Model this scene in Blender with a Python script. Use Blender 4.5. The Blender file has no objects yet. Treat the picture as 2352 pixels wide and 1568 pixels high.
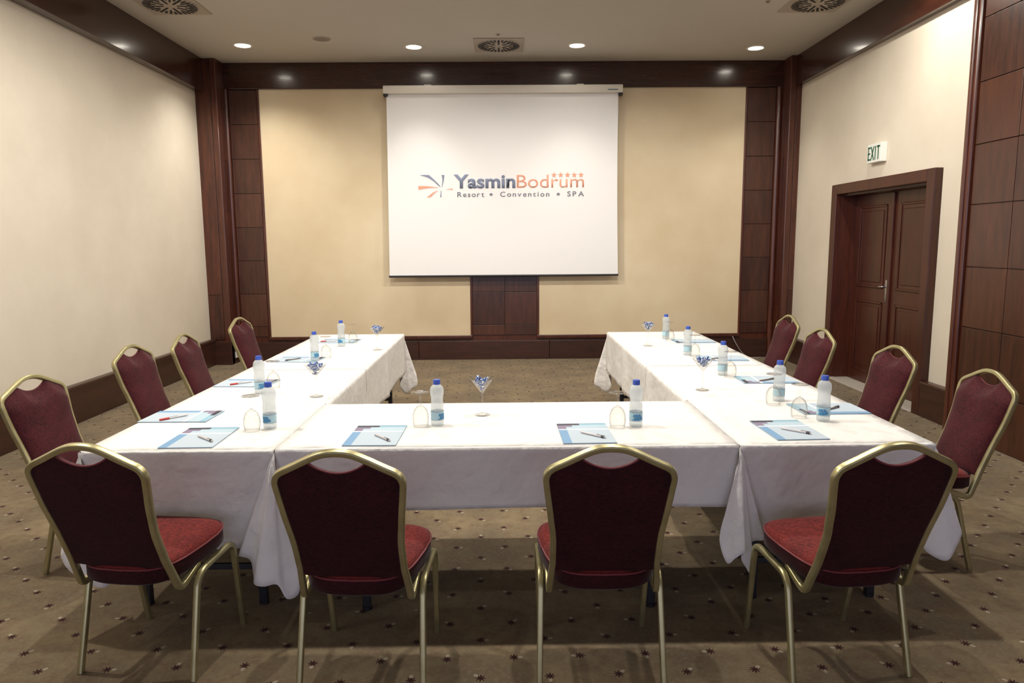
import bpy, bmesh, math, random
from mathutils import Vector, Matrix
random.seed(7)
PI = math.pi
C = bpy.context.scene.collection
S = bpy.context.scene

# ------------------------------------------------------------------ helpers
def obj(name, bm, mats, parent=None, smooth=False, autosmooth=None):
    me = bpy.data.meshes.new(name)
    bmesh.ops.recalc_face_normals(bm, faces=bm.faces)
    bm.to_mesh(me); bm.free()
    for m in (mats if isinstance(mats, (list, tuple)) else [mats]):
        me.materials.append(m)
    if smooth:
        for p in me.polygons: p.use_smooth = True
        if autosmooth:
            me.set_sharp_from_angle(angle=math.radians(autosmooth))
    o = bpy.data.objects.new(name, me); C.objects.link(o)
    if parent is not None: o.parent = parent
    return o

def tag(o, label, cat, group=None):
    o['label'] = label; o['category'] = cat
    if group: o['group'] = group
    return o

def thing(name, label, cat, loc=(0, 0, 0), rz=0.0, group=None):
    o = bpy.data.objects.new(name, None); C.objects.link(o)
    o.empty_display_size = .05
    o.location = loc; o.rotation_euler = (0, 0, rz)
    return tag(o, label, cat, group)

def struct(o):
    o['kind'] = 'structure'; return o

def copy_tree(o, parent=None):
    c = o.copy(); C.objects.link(c)
    if parent is not None: c.parent = parent
    for ch in list(o.children): copy_tree(ch, c)
    return c

def box(bm, x0, x1, y0, y1, z0, z1, bev=0.0, mi=0, seg=2):
    vs = [bm.verts.new((x, y, z)) for x in (x0, x1) for y in (y0, y1) for z in (z0, z1)]
    fs = []
    for q in ((0,1,3,2),(4,6,7,5),(0,4,5,1),(2,3,7,6),(0,2,6,4),(1,5,7,3)):
        f = bm.faces.new([vs[i] for i in q]); f.material_index = mi; fs.append(f)
    bmesh.ops.recalc_face_normals(bm, faces=fs)
    if bev > 0:
        es = list({e for f in fs for e in f.edges})
        r = bmesh.ops.bevel(bm, geom=es, offset=bev, segments=seg, profile=.5, affect='EDGES')
        for f in r['faces']: f.material_index = mi
    return bm

def fillet(pts, rad, n=6):
    pts = [Vector(p) for p in pts]
    out = [pts[0]]
    for i in range(1, len(pts) - 1):
        a, b, c = pts[i-1], pts[i], pts[i+1]
        r = rad[i-1] if isinstance(rad, (list, tuple)) else rad
        r = min(r, (a-b).length*.49, (c-b).length*.49)
        p = b + (a-b).normalized()*r; q = b + (c-b).normalized()*r
        for k in range(n+1):
            t = k/n
            out.append(p*(1-t)**2 + b*2*t*(1-t) + q*t*t)
    out.append(pts[-1])
    return out

def catmull(pts, n=6):
    P = [Vector(p) for p in pts]
    P = [P[0]*2-P[1]] + P + [P[-1]*2-P[-2]]
    out = []
    for i in range(1, len(P)-2):
        a, b, c, d = P[i-1], P[i], P[i+1], P[i+2]
        for k in range(n):
            t = k/n
            out.append(.5*((2*b) + (c-a)*t + (2*a-5*b+4*c-d)*t*t + (3*b-a-3*c+d)*t**3))
    out.append(P[-2])
    return out

def ellip(a, b, n=10, p=2.0):
    r = []
    for k in range(n):
        t = 2*PI*k/n; c, s = math.cos(t), math.sin(t)
        r.append((a*math.copysign(abs(c)**(2/p), c), b*math.copysign(abs(s)**(2/p), s)))
    return r

def sweep(bm, pts, prof, ref=(1, 0, 0), caps=True, closed=False, mi=0, scale=None):
    pts = [Vector(p) for p in pts]
    n = len(pts); ref = Vector(ref)
    rings = []; prev = None
    for i, p in enumerate(pts):
        if closed: t = (pts[(i+1) % n] - pts[i-1]).normalized()
        else:
            t = ((pts[min(i+1, n-1)] - pts[i]).normalized() + (pts[i] - pts[max(i-1, 0)]).normalized())
            t = t.normalized() if t.length > 1e-9 else Vector((0, 0, 1))
        if prev is None: nn = (ref - t*ref.dot(t)).normalized()
        else: nn = (prev - t*prev.dot(t)).normalized()
        prev = nn; b = t.cross(nn)
        s = scale(i/(n-1)) if scale else 1.0
        rings.append([bm.verts.new(p + nn*(x*s) + b*(y*s)) for x, y in prof])
    m = len(prof)
    for i in range(n if closed else n-1):
        A, B = rings[i], rings[(i+1) % n]
        for k in range(m):
            f = bm.faces.new((A[k], A[(k+1) % m], B[(k+1) % m], B[k])); f.material_index = mi
    if caps and not closed:
        bm.faces.new(rings[0][::-1]).material_index = mi
        bm.faces.new(rings[-1]).material_index = mi
    return bm

def lathe(bm, prof, n=28, mi=0, cx=0, cy=0):
    rings = []
    for r, z in prof:
        if r < 1e-6: rings.append([bm.verts.new((cx, cy, z))])
        else: rings.append([bm.verts.new((cx+r*math.cos(2*PI*k/n), cy+r*math.sin(2*PI*k/n), z)) for k in range(n)])
    for A, B in zip(rings, rings[1:]):
        if len(A) == 1 and len(B) == 1: continue
        for k in range(n):
            k2 = (k+1) % n
            if len(A) == 1: f = bm.faces.new((A[0], B[k2], B[k]))
            elif len(B) == 1: f = bm.faces.new((A[k], A[k2], B[0]))
            else: f = bm.faces.new((A[k], A[k2], B[k2], B[k]))
            f.material_index = mi
    return bm

def BM(): return bmesh.new()

# ------------------------------------------------------------------ materials
class NT:
    def __init__(s, name):
        s.m = bpy.data.materials.new(name); s.m.use_nodes = True
        s.t = s.m.node_tree; s.t.nodes.clear()
        s.out = s.t.nodes.new('ShaderNodeOutputMaterial')
    def n(s, typ, **kw):
        nd = s.t.nodes.new(typ)
        for k, v in kw.items():
            if k.startswith('_'): setattr(nd, k[1:], v)
            else: s.set(nd.inputs[k.replace('__', ' ')], v)
        return nd
    def set(s, sock, v):
        if isinstance(v, bpy.types.NodeSocket): s.t.links.new(v, sock)
        elif isinstance(v, (tuple, list)):
            sock.default_value = tuple(v)+(1,) if len(v) == 3 and sock.type == 'RGBA' else v
        else: sock.default_value = v
    def math(s, op, a, b=0.0, c=0.0, clamp=False):
        nd = s.t.nodes.new('ShaderNodeMath'); nd.operation = op; nd.use_clamp = clamp
        for i, v in enumerate((a, b, c)): s.set(nd.inputs[i], v)
        return nd.outputs[0]
    def mix(s, fac, a, b):
        nd = s.t.nodes.new('ShaderNodeMix'); nd.data_type = 'RGBA'
        s.set(nd.inputs[0], fac); s.set(nd.inputs[6], a); s.set(nd.inputs[7], b)
        return nd.outputs[2]
    def noise(s, vec, scale, detail=2.0, rough=.5):
        nd = s.n('ShaderNodeTexNoise', Scale=scale, Detail=detail, Roughness=rough)
        if vec is not None: s.set(nd.inputs['Vector'], vec)
        return nd.outputs[0]
    def ramp(s, fac, lo, hi):
        nd = s.n('ShaderNodeMapRange'); s.set(nd.inputs[0], fac)
        nd.inputs[1].default_value = lo; nd.inputs[2].default_value = hi
        return nd.outputs[0]
    def coord(s, kind='Object', scale=None):
        tc = s.t.nodes.new('ShaderNodeTexCoord'); v = tc.outputs[kind]
        if scale:
            mp = s.t.nodes.new('ShaderNodeMapping'); mp.inputs['Scale'].default_value = scale
            s.t.links.new(v, mp.inputs[0]); v = mp.outputs[0]
        return v
    def bump(s, h, strength, dist=.01):
        nd = s.n('ShaderNodeBump', Strength=strength, Distance=dist, Height=h)
        return nd.outputs[0]
    def pbr(s, col, rough=.5, metal=0.0, normal=None, spec=None, sheen=0.0, coat=0.0, emit=None, estr=0.0):
        nd = s.n('ShaderNodeBsdfPrincipled', Roughness=rough, Metallic=metal)
        s.set(nd.inputs['Base Color'], col)
        if normal is not None: s.set(nd.inputs['Normal'], normal)
        if spec is not None: nd.inputs['Specular IOR Level'].default_value = spec
        if sheen: nd.inputs['Sheen Weight'].default_value = sheen; nd.inputs['Sheen Roughness'].default_value = .4
        if coat: nd.inputs['Coat Weight'].default_value = coat; nd.inputs['Coat Roughness'].default_value = .12
        if emit: s.set(nd.inputs['Emission Color'], emit); nd.inputs['Emission Strength'].default_value = estr
        s.t.links.new(nd.outputs[0], s.out.inputs[0])
        return s.m

def plain(name, col, rough=.5, metal=0.0, **kw):
    return NT(name).pbr(col, rough, metal, **kw)

def wood(name, dark, light, sc, rough=.3, coat=.25, vary=.5):
    t = NT(name)
    v = t.coord('Object', sc)
    g = t.noise(v, 3.0, 5.0, .6)
    g2 = t.noise(v, 14.0, 3.0, .6)
    geo = t.n('ShaderNodeNewGeometry')
    isl = geo.outputs['Random Per Island']
    f = t.math('ADD', t.math('MULTIPLY', t.ramp(g, .3, .72), .6), t.math('MULTIPLY', t.ramp(g2, .3, .75), .25))
    f = t.math('ADD', f, t.math('MULTIPLY', t.math('SUBTRACT', isl, .5), vary), clamp=True)
    col = t.mix(f, dark, light)
    r = t.math('ADD', t.math('MULTIPLY', g2, .12), rough-.06)
    return t.pbr(col, r, 0, t.bump(g2, .06, .004), coat=coat)

M = {}
M['wood_v'] = wood('mahogany_upright', (.028, .0070, .0040), (.125, .033, .0155), (9, 9, .8), vary=.3)
M['wood_h'] = wood('mahogany_lengthwise', (.018, .0052, .0034), (.060, .0165, .0090), (.8, .8, 9), rough=.24, coat=.35, vary=.25)
M['wood_panel'] = wood('mahogany_panel', (.030, .0088, .0044), (.098, .031, .0130), (7, 7, .9), rough=.36, coat=.12, vary=.40)
M['wood_door'] = wood('door_mahogany', (.028, .0062, .0034), (.092, .0205, .0088), (8, 8, .7), rough=.38, coat=.1, vary=.2)
M['wood_dark'] = wood('skirting_mahogany', (.022, .0078, .0048), (.065, .0215, .0115), (1, 1, 7), rough=.35, coat=.1, vary=.2)

def plaster(name, a, b, sc=1.1, weave=260.0, bump=.12):
    t = NT(name)
    v = t.coord('Object')
    n1 = t.noise(v, sc, 4.0, .6)
    n2 = t.noise(v, weave, 2.0, .7)
    col = t.mix(t.ramp(n1, .35, .68), a, b)
    col = t.mix(t.math('MULTIPLY', t.ramp(n2, .35, .7), .16), col, (a[0]*.72, a[1]*.7, a[2]*.66))
    return t.pbr(col, .92, 0, t.bump(n2, bump, .002), spec=.2)
M['paper'] = plaster('cream_wallpaper', (.63, .565, .465), (.70, .635, .53))
M['fabric_panel'] = plaster('sand_fabric_panel', (.63, .51, .335), (.72, .61, .43), .9, 320.0)
M['ceiling'] = plaster('ceiling_paint', (.52, .485, .44), (.55, .515, .465), .5, 90.0, .03)

def carpet():
    t = NT('flowered_carpet')
    tc = t.n('ShaderNodeNewGeometry')
    sp = t.n('ShaderNodeSeparateXYZ', Vector=tc.outputs['Position'])
    X, Y = sp.outputs[0], sp.outputs[1]
    x = t.math('ADD', X, t.math('MULTIPLY', Y, .031))
    y = t.math('SUBTRACT', Y, t.math('MULTIPLY', X, .031))
    k = .2526
    u = t.math('ADD', t.math('DIVIDE', t.math('ADD', x, y), k), .515)
    v = t.math('ADD', t.math('DIVIDE', t.math('SUBTRACT', x, y), k), -.321)
    ru = t.math('ROUND', u); rv = t.math('ROUND', v)
    fu = t.math('SUBTRACT', u, ru); fv = t.math('SUBTRACT', v, rv)
    cv = t.n('ShaderNodeCombineXYZ', X=ru, Y=rv)
    wn = t.n('ShaderNodeTexWhiteNoise', Vector=cv.outputs[0]); wn.noise_dimensions = '2D'
    rnd = wn.outputs[0]
    dx = t.math('MULTIPLY', t.math('ADD', fu, fv), k/2)
    dy = t.math('MULTIPLY', t.math('SUBTRACT', fu, fv), k/2)
    r = t.math('SQRT', t.math('ADD', t.math('MULTIPLY', dx, dx), t.math('MULTIPLY', dy, dy)))
    th = t.math('ARCTAN2', dy, dx)
    ph = t.math('MULTIPLY', t.math('FLOOR', t.math('MULTIPLY', rnd, 8)), PI/4)
    ray = t.math('POWER', t.math('ABSOLUTE', t.math('COSINE', t.math('ADD', t.math('MULTIPLY', th, 4), .4))), 1.6)
    R = t.math('ADD', .0085, t.math('MULTIPLY', ray, .0120))
    dark = t.math('LESS_THAN', r, R)
    # one pale petal on a side that changes from flower to flower
    c, s_ = t.math('COSINE', ph), t.math('SINE', ph)
    px = t.math('ADD', t.math('MULTIPLY', dx, c), t.math('MULTIPLY', dy, s_))
    py = t.math('SUBTRACT', t.math('MULTIPLY', dy, c), t.math('MULTIPLY', dx, s_))
    ex = t.math('DIVIDE', t.math('SUBTRACT', px, .0245), .0095)
    ey = t.math('DIVIDE', py, .0070)
    pale = t.math('LESS_THAN', t.math('ADD', t.math('MULTIPLY', ex, ex), t.math('MULTIPLY', ey, ey)), 1.0)
    # thin pale flecks between the rays
    fl = t.math('MULTIPLY', t.math('LESS_THAN', ray, .12), t.math('MULTIPLY', t.math('GREATER_THAN', r, .011), t.math('LESS_THAN', r, .019)))
    fl = t.math('MULTIPLY', fl, .45)
    pos = tc.outputs['Position']
    n1 = t.noise(pos, 2.4, 4.0, .6); n2 = t.noise(pos, 16, 4.0, .65); n3 = t.noise(pos, 420, 2.0, .7); n4 = t.noise(pos, 60, 4.0, .7)
    col = t.mix(t.ramp(n1, .36, .64), (.145, .116, .076), (.240, .184, .108))
    col = t.mix(t.math('MULTIPLY', t.ramp(n2, .42, .66), .7), col, (.150, .094, .060))
    col = t.mix(t.math('MULTIPLY', t.ramp(n4, .5, .68), .5), col, (.27, .215, .135))
    col = t.mix(t.math('MULTIPLY', t.ramp(n3, .5, .75), .5), col, (.080, .060, .040))
    col = t.mix(fl, col, (.36, .30, .22))
    col = t.mix(dark, col, (.036, .011, .010))
    col = t.mix(pale, col, (.36, .31, .24))
    return t.pbr(col, .95, 0, t.bump(n3, .5, .004), spec=.1, sheen=.1)
M['carpet'] = carpet()

def cloth():
    t = NT('white_table_linen')
    v = t.coord('Object')
    n1 = t.noise(v, 5, 3.0, .5); n2 = t.noise(v, 500, 1.0, .5); n3 = t.noise(v, 26, 3.0, .5)
    h = t.math('ADD', t.math('MULTIPLY', n1, .8), t.math('ADD', t.math('MULTIPLY', n2, .02), t.math('MULTIPLY', n3, .16)))
    return t.pbr((.80, .78, .75), .85, 0, t.bump(h, .8, .05), spec=.15, sheen=.15)
M['cloth'] = cloth()

def velvet(name, a, b):
    t = NT(name)
    v = t.coord('Object', (34, 60, 240))
    n1 = t.noise(v, 2.0, 3.0, .6)
    n2 = t.noise(t.coord('Object'), 9, 3.0, .6)
    f = t.math('ADD', t.math('MULTIPLY', t.ramp(n1, .36, .66), .75), t.math('MULTIPLY', t.ramp(n2, .3, .7), .3), clamp=True)
    return t.pbr(t.mix(f, a, b), .8, 0, t.bump(n1, .25, .003), spec=.15, sheen=.12)
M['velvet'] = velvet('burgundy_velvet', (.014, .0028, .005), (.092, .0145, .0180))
M['velvet_lit'] = velvet('burgundy_velvet_lit', (.060, .0075, .0065), (.215, .027, .022))  # same burgundy velvet, brightened: light on the seat tops put into the colour
M['velvet_shaded'] = velvet('burgundy_velvet_shaded', (.0085, .0022, .003), (.050, .0075, .0085))  # same velvet, darkened: shade on chair backs and seat sides put into colour
M['piping'] = plain('burgundy_piping', (.16, .018, .024), .6, sheen=.1)

def goldmetal():
    t = NT('pale_gold_metal')
    v = t.coord('Object')
    n = t.noise(v, 14, 4.0, .6)
    col = t.mix(t.ramp(n, .35, .7), (.385, .345, .175), (.48, .435, .24))
    return t.pbr(col, t.math('ADD', t.math('MULTIPLY', n, .15), .27), .75)
M['gold'] = goldmetal()
M['black_metal'] = plain('black_steel', (.012, .012, .016), .45)
M['board'] = plain('tabletop_board', (.35, .27, .18), .6)
M['screen'] = plain('white_screen_fabric', (.82, .81, .80), .8)
M['case'] = plain('cream_screen_case', (.72, .68, .60), .45)
M['bar'] = plain('black_bar', (.010, .010, .014), .5)
M['logo_blue'] = plain('slate_blue_print', (.22, .255, .36), .8)
M['logo_orange'] = plain('salmon_print', (.80, .35, .23), .8)
M['logo_grey'] = plain('grey_print', (.20, .21, .26), .8)
M['plastic_white'] = plain('white_plastic', (.78, .78, .74), .4)
M['green'] = plain('exit_green_print', (.012, .12, .065), .5)
M['steel'] = plain('brushed_steel', (.45, .45, .48), .3, 1.0)
M['stone'] = plain('pale_stone', (.42, .38, .33), .6)
M['vent_plate'] = plain('vent_plate', (.40, .34, .28), .55)
M['vent_dark'] = plain('vent_slot', (.018, .016, .018), .8)
M['speaker'] = plain('speaker_mesh', (.24, .205, .175), .7)
M['trim_white'] = plain('downlight_trim', (.80, .77, .70), .3)
M['lamp'] = plain('lamp_glow', (1, 1, 1), .3, emit=(1.0, .93, .80), estr=26.0)
M['cable'] = plain('grey_cable', (.30, .27, .27), .5)
M['cap_blue'] = plain('blue_cap', (.045, .10, .48), .35)
M['label_pale'] = plain('pale_blue_label', (.42, .62, .70), .5)
M['label_line'] = plain('label_line', (.08, .16, .22), .5)
M['label_blue'] = plain('label_blue_print', (.05, .22, .42), .5)
M['pad_page'] = plain('pad_page', (.45, .53, .605), .75)
M['pad_white'] = plain('pad_white', (.82, .84, .85), .75)
M['pad_strip'] = plain('pad_blue_strip', (.17, .32, .51), .7)
M['pad_sea'] = plain('pad_sea_print', (.25, .44, .55), .7)
M['pad_sky'] = plain('pad_sky_print', (.42, .54, .62), .7)
M['pad_tree'] = plain('pad_dark_print', (.035, .030, .040), .7)
M['pad_stone'] = plain('pad_mauve_print', (.22, .18, .27), .7)
M['pad_edge'] = plain('pad_edge', (.33, .45, .56), .8)
M['pen_white'] = plain('pen_barrel', (.66, .62, .62), .3)
M['pen_dark'] = plain('pen_dark', (.05, .04, .045), .35)
M['pen_red'] = plain('pen_red', (.50, .045, .035), .35)
M['candy_blue'] = plain('sweet_blue_wrapper', (.035, .09, .30), .25)
M['candy_white'] = plain('sweet_white_wrapper', (.70, .76, .82), .25)

def glassy(name, tint, edge, milk=0.0, milkcol=(.8, .84, .86), gl=.10):
    """thin clear wall: light passes straight through, rims show darker, a sharp sheen on top"""
    t = NT(name)
    lw = t.n('ShaderNodeLayerWeight', Blend=.35)
    tr = t.n('ShaderNodeBsdfTransparent')
    f = t.math('POWER', lw.outputs['Facing'], 2.8)
    t.set(tr.inputs[0], t.mix(f, tint, edge))
    gs = t.n('ShaderNodeBsdfGlossy', Roughness=.03); gs.inputs[0].default_value = (1, 1, 1, 1)
    sh = tr.outputs[0]
    if milk > 0:
        di = t.n('ShaderNodeBsdfDiffuse'); di.inputs[0].default_value = milkcol + (1,)
        tl = t.n('ShaderNodeBsdfTranslucent'); tl.inputs[0].default_value = milkcol + (1,)
        a = t.n('ShaderNodeMixShader'); a.inputs[0].default_value = .5
        t.t.links.new(di.outputs[0], a.inputs[1]); t.t.links.new(tl.outputs[0], a.inputs[2])
        b = t.n('ShaderNodeMixShader'); b.inputs[0].default_value = milk
        t.t.links.new(sh, b.inputs[1]); t.t.links.new(a.outputs[0], b.inputs[2]); sh = b.outputs[0]
    fr = t.math('ADD', .035, t.math('MULTIPLY', t.math('POWER', t.n('ShaderNodeLayerWeight', Blend=.5).outputs['Facing'], 5.0), .75))
    g = t.n('ShaderNodeMixShader'); t.set(g.inputs[0], t.math('MULTIPLY', fr, gl, clamp=True))
    t.t.links.new(sh, g.inputs[1]); t.t.links.new(gs.outputs[0], g.inputs[2])
    t.t.links.new(g.outputs[0], t.out.inputs[0])
    return t.m
M['glass'] = glassy('clear_glass', (.985, .985, .98), (.36, .36, .35), milk=.02, gl=.9)
M['bottle'] = glassy('clear_bottle_plastic', (.93, .95, .95), (.66, .70, .71), milk=.50, gl=.9)

# ------------------------------------------------------------------ camera
H_CAM = 1.5624
pit, yaw, rol = 0.13615551, -0.00974564, 0.00734429
R = Matrix.Rotation(yaw, 3, 'Z') @ Matrix.Rotation(-pit, 3, 'X') @ Matrix.Rotation(rol, 3, 'Y')
right, fwd, up = R.col[0], R.col[1], R.col[2]
cam_d = bpy.data.cameras.new('camera'); cam = bpy.data.objects.new('camera', cam_d); C.objects.link(cam)
mw = Matrix((right, up, -fwd)).transposed().to_4x4(); mw.translation = (0, 0, H_CAM)
cam.matrix_world = mw
cam_d.sensor_width = 36; cam_d.lens = 1650/2352*36; cam_d.clip_start = .05; cam_d.clip_end = 60
S.camera = cam

# ------------------------------------------------------------------ room shell
XL, XR, YB, ZC, YN = -3.86, 3.78, 9.68, 3.87, -2.2      # wall planes, back wall, ceiling, near end
b = BM(); box(b, XL-.15, XR+.5, YN, YB+.2, -.12, 0); struct(obj('floor', b, M['carpet']))
b = BM(); box(b, XL-.15, XR+.5, YN, YB+.2, ZC, ZC+.12); struct(obj('ceiling', b, M['ceiling']))
b = BM(); box(b, XL-.15, XL, YN, YB+.2, 0, ZC); struct(obj('wall_left', b, M['paper']))
# right wall with the door opening
DY0, DY1, DZ = 6.39, 8.12, 2.07
b = BM()
box(b, XR, XR+.3, YN, DY0, 0, ZC); box(b, XR, XR+.3, DY1, YB+.2, 0, ZC); box(b, XR, XR+.3, DY0, DY1, DZ, ZC)
wall_right = struct(obj('wall_right', b, M['paper']))
b = BM(); box(b, XL, XR, YB, YB+.2, 0, ZC); wall_back = struct(obj('wall_back', b, M['wood_v']))

# veneered squares either side of and between the fabric panels of the back wall
zj = [.33, .47, .91, 1.35, 1.79, 2.23, 2.67, 3.11, 3.545]
b = BM()
for x0, x1 in ((-3.545, -3.19), (3.19, 3.555)):
    for z0, z1 in zip(zj, zj[1:]): box(b, x0, x1, YB-.022, YB, z0+.003, z1-.003, .003)
for z0, z1 in zip(zj, zj[1:]):
    box(b, -.435, -.002, YB-.022, YB, z0+.003, z1-.003, .003); box(b, .002, .432, YB-.022, YB, z0+.003, z1-.003, .003)
obj('veneer_squares', b, M['wood_panel'], wall_back)
for x0, x1 in ((-3.15, -.463), (.463, 3.155)):
    b = BM(); box(b, x0, x1, YB-.03, YB, .33, 3.545); obj('fabric_panel', b, M['fabric_panel'], wall_back)
    b = BM()
    for xa, xb in ((x0-.032, x0), (x1, x1+.028)): box(b, xa, xb, YB-.042, YB, .30, 3.545, .006)
    box(b, x0-.032, x1+.028, YB-.05, YB, .285, .33, .008)
    obj('panel_frame', b, M['wood_v'], wall_back)
b = BM()
for x0, x1 in ((-3.62, -3.552), (3.562, 3.64)):
    sweep(b, [((x0+x1)/2, YB-.012, 0), ((x0+x1)/2, YB-.012, ZC)], ellip((x1-x0)/2, .035, 14), ref=(1, 0, 0))
obj('upright_moulding', b, M['wood_v'], wall_back, smooth=True, autosmooth=40)

# beams under the ceiling
def beam(name, x0, x1, y0, y1, z0, lip):
    b = BM(); box(b, x0, x1, y0, y1, z0, ZC, .006)
    struct(obj(name, b, M['wood_h']))
beam('trim_1', XL, -3.75, YN, 9.38, 3.475, (0, -.02, 0))
beam('trim_2', 3.70, XR, YN, 9.38, 3.51, (-.02, 0, 0))
beam('trim_3', -3.59, 3.63, YB-.06, YB, 3.545, (0, 0, -.012))

# corner columns
def column(name, xa, xb, side):
    b = BM()
    box(b, xa, xb, 9.40, YB, 0, ZC)
    inner = xb if side > 0 else xa
    e0, e1 = (xb-.075, xb+.006) if side > 0 else (xa-.006, xa+.075)
    box(b, e0, e1, 9.372, 9.46, 0, ZC, .01)
    f0, f1 = (xa, xb-.08) if side > 0 else (xa+.08, xb)
    zs = [.33, .92, ZC]
    for z0, z1 in zip(zs, zs[1:]): box(b, f0, f1, 9.383, 9.40, z0+.002, z1-.002, .003)
    zs = [.33, .72, 1.36, 2.0, 2.64, 3.28, ZC]
    for z0, z1 in zip(zs, zs[1:]):
        box(b, *((inner-.002, inner+.004) if side > 0 else (inner-.004, inner+.002)), 9.47, YB-.05, z0+.002, z1-.002, .001)
    o = struct(obj(name, b, M['wood_v']))
    b = BM(); box(b, min(xa, e0), max(xb, e1)-.0, 9.366, YB-.05, 0, .31, .005)
    struct_child = obj('plinth', b, M['wood_dark'], o)
    return o
column('trim_4', -3.90, -3.592, 1)
column('trim_5', 3.632, 3.90, -1)

# baseboards with a projecting cap
def baseboard(name, segs, h, axis, face, wall):
    b = BM()
    for a0, a1 in segs:
        lo, hi = min(face, wall), max(face, wall)
        s = 1 if face > wall else -1
        if axis == 'x':
            box(b, lo, hi, a0, a1, 0, h-.04, .004)
            box(b, *( (lo, hi+.012) if s > 0 else (lo-.012, hi)), a0, a1, h-.04, h, .010)
        else:
            box(b, a0, a1, lo, hi, 0, h-.045, .004)
    return struct(obj(name, b, M['wood_dark']))
baseboard('baseboard_left', [(YN, 9.38)], .345, 'x', -3.80, XL)
baseboard('baseboard_right', [(5.80, DY0-.12), (DY1+.13, 9.38)], .315, 'x', 3.705, XR)
baseboard('baseboard_back', [(-3.55, -1.17), (-1.165, .60), (.605, 3.56)], .30, 'y', YB-.04, YB)

# veneered wall section on the right, nearest the camera
b = BM(); box(b, 3.68, XR, YN, 5.70, 0, ZC)
zs = [0, .405, .875, 1.35, 1.832, 2.289, 2.756, 3.227, 3.51]
y = 5.69
cols = []
while y > YN+.3: cols.append((y-.475, y)); y -= .475
for y0, y1 in cols:
    for z0, z1 in zip(zs, zs[1:]): box(b, 3.66, 3.68, y0+.003, y1-.003, z0+.003, z1-.003, .003)
struct(obj('wall_right_panelling', b, M['wood_panel']))
b = BM(); box(b, 3.635, XR, 5.70, 5.80, 0, 3.52, .012); box(b, 3.62, 3.67, 5.735, 5.765, 0, 3.52, .008)
struct(obj('trim_6', b, M['wood_v']))

# double door, set back in its lining
door = bpy.data.objects.new('door_1', None); C.objects.link(door); struct(door)
b = BM()
box(b, 3.705, XR+.01, DY1, DY1+.115, 0, DZ+.11, .008); box(b, 3.705, XR+.01, DY0-.115, DY0, 0, DZ+.11, .008)
box(b, 3.705, XR+.01, DY0-.0, DY1, DZ, DZ+.11, .008)
box(b, XR, 4.02, DY1-.02, DY1, 0, DZ, 0); box(b, XR, 4.02, DY0, DY0+.02, 0, DZ, 0); box(b, XR, 4.02, DY0+.02, DY1-.02, DZ-.02, DZ, 0)
obj('door_frame', b, M['wood_door'], door)
YM = 7.30
for y0, y1 in ((YM+.006, DY1-.02), (DY0+.02, YM-.006)):
    b = BM(); box(b, 3.93, 3.985, y0, y1, .012, DZ-.022, .003)
    for z0, z1 in ((.14, .50), (.50+.0, .90), (1.06, DZ-.14)):
        if z0 == .50: z0 = .20; continue
        if z0 == .14: z1 = .92
        ya, yb = y0+.12, y1-.12
        # raised field inside a moulded groove
        for q in ((ya, ya+.025, z0, z1), (yb-.025, yb, z0, z1), (ya, yb, z0, z0+.025), (ya, yb, z1-.025, z1)):
            box(b, 3.921, 3.93, q[0], q[1], q[2], q[3], .007)
        box(b, 3.924, 3.93, ya+.06, yb-.06, z0+.06, z1-.06, .006)
    leaf = obj('door_leaf', b, M['wood_door'], door)
    if y0 > YM:
        b = BM(); box(b, 3.908, 3.93, y0+.012, y0+.052, .93, 1.16, .006)
        sweep(b, fillet([(3.925, y0+.032, 1.09), (3.872, y0+.032, 1.09), (3.866, y0+.085, 1.087)], .012), ellip(.010, .010, 10), ref=(0, 0, 1))
        h = obj('door_handle', b, M['steel'], leaf, smooth=True, autosmooth=40); h['label'] = 'steel lever handle on a tall plate'
    else:
        b = BM(); box(b, 3.905, 3.931, y1-.02, y1+.02, .02, DZ-.03, .006); obj('meeting_bead', b, M['wood_door'], leaf)
b = BM(); box(b, 3.70, 4.02, DY0, DY1, 0, .012, .004); obj('threshold', b, M['stone'], door)
b = BM(); box(b, 3.985, 4.25, DY0, DY1, 0, DZ); obj('door_backing', b, M['vent_dark'], door)

# exit sign above the door
ex = thing('exit_sign', 'white box sign with green EXIT lettering above the double door', 'sign', (XR, 7.34, 2.325))
b = BM(); box(b, -.065, 0, -.118, .148, .012, .198, .005); obj('housing', b, M['plastic_white'], ex)

def text_mesh(body, bold=0.0):
    cu = bpy.data.curves.new('t', 'FONT'); cu.body = body; cu.size = 1; cu.offset = bold; cu.resolution_u = 6
    o = bpy.data.objects.new('t', cu); C.objects.link(o)
    bpy.context.view_layer.update()
    me = bpy.data.meshes.new_from_object(o.evaluated_get(bpy.context.evaluated_depsgraph_get()))
    bpy.data.objects.remove(o)
    return me

def put_text(name, body, origin, du, dv, w, hgt, m, parent, bold=0.0, depth=.0015, normal=(0, -1, 0), fit=None):
    """letters fitted to width w and height hgt; fit gives the string whose height counts as hgt"""
    me = text_mesh(body, bold)
    xs = [v.co.x for v in me.vertices]; ys = [v.co.y for v in me.vertices]
    x0, x1, y0, y1 = min(xs), max(xs), min(ys), max(ys)
    if fit:
        y0, y1 = fit
    du, dv, nn, o0 = Vector(du), Vector(dv), Vector(normal), Vector(origin)
    bm = BM(); bm.from_mesh(me)
    for v in bm.verts:
        u = (v.co.x-x0)/(x1-x0)*w; t = (v.co.y-y0)/(y1-y0)*hgt
        v.co = o0 + du*u + dv*t
    r = bmesh.ops.extrude_face_region(bm, geom=list(bm.faces))
    for g in r['geom']:
        if isinstance(g, bmesh.types.BMVert): g.co += nn*depth
    return obj(name, bm, m, parent)
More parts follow.
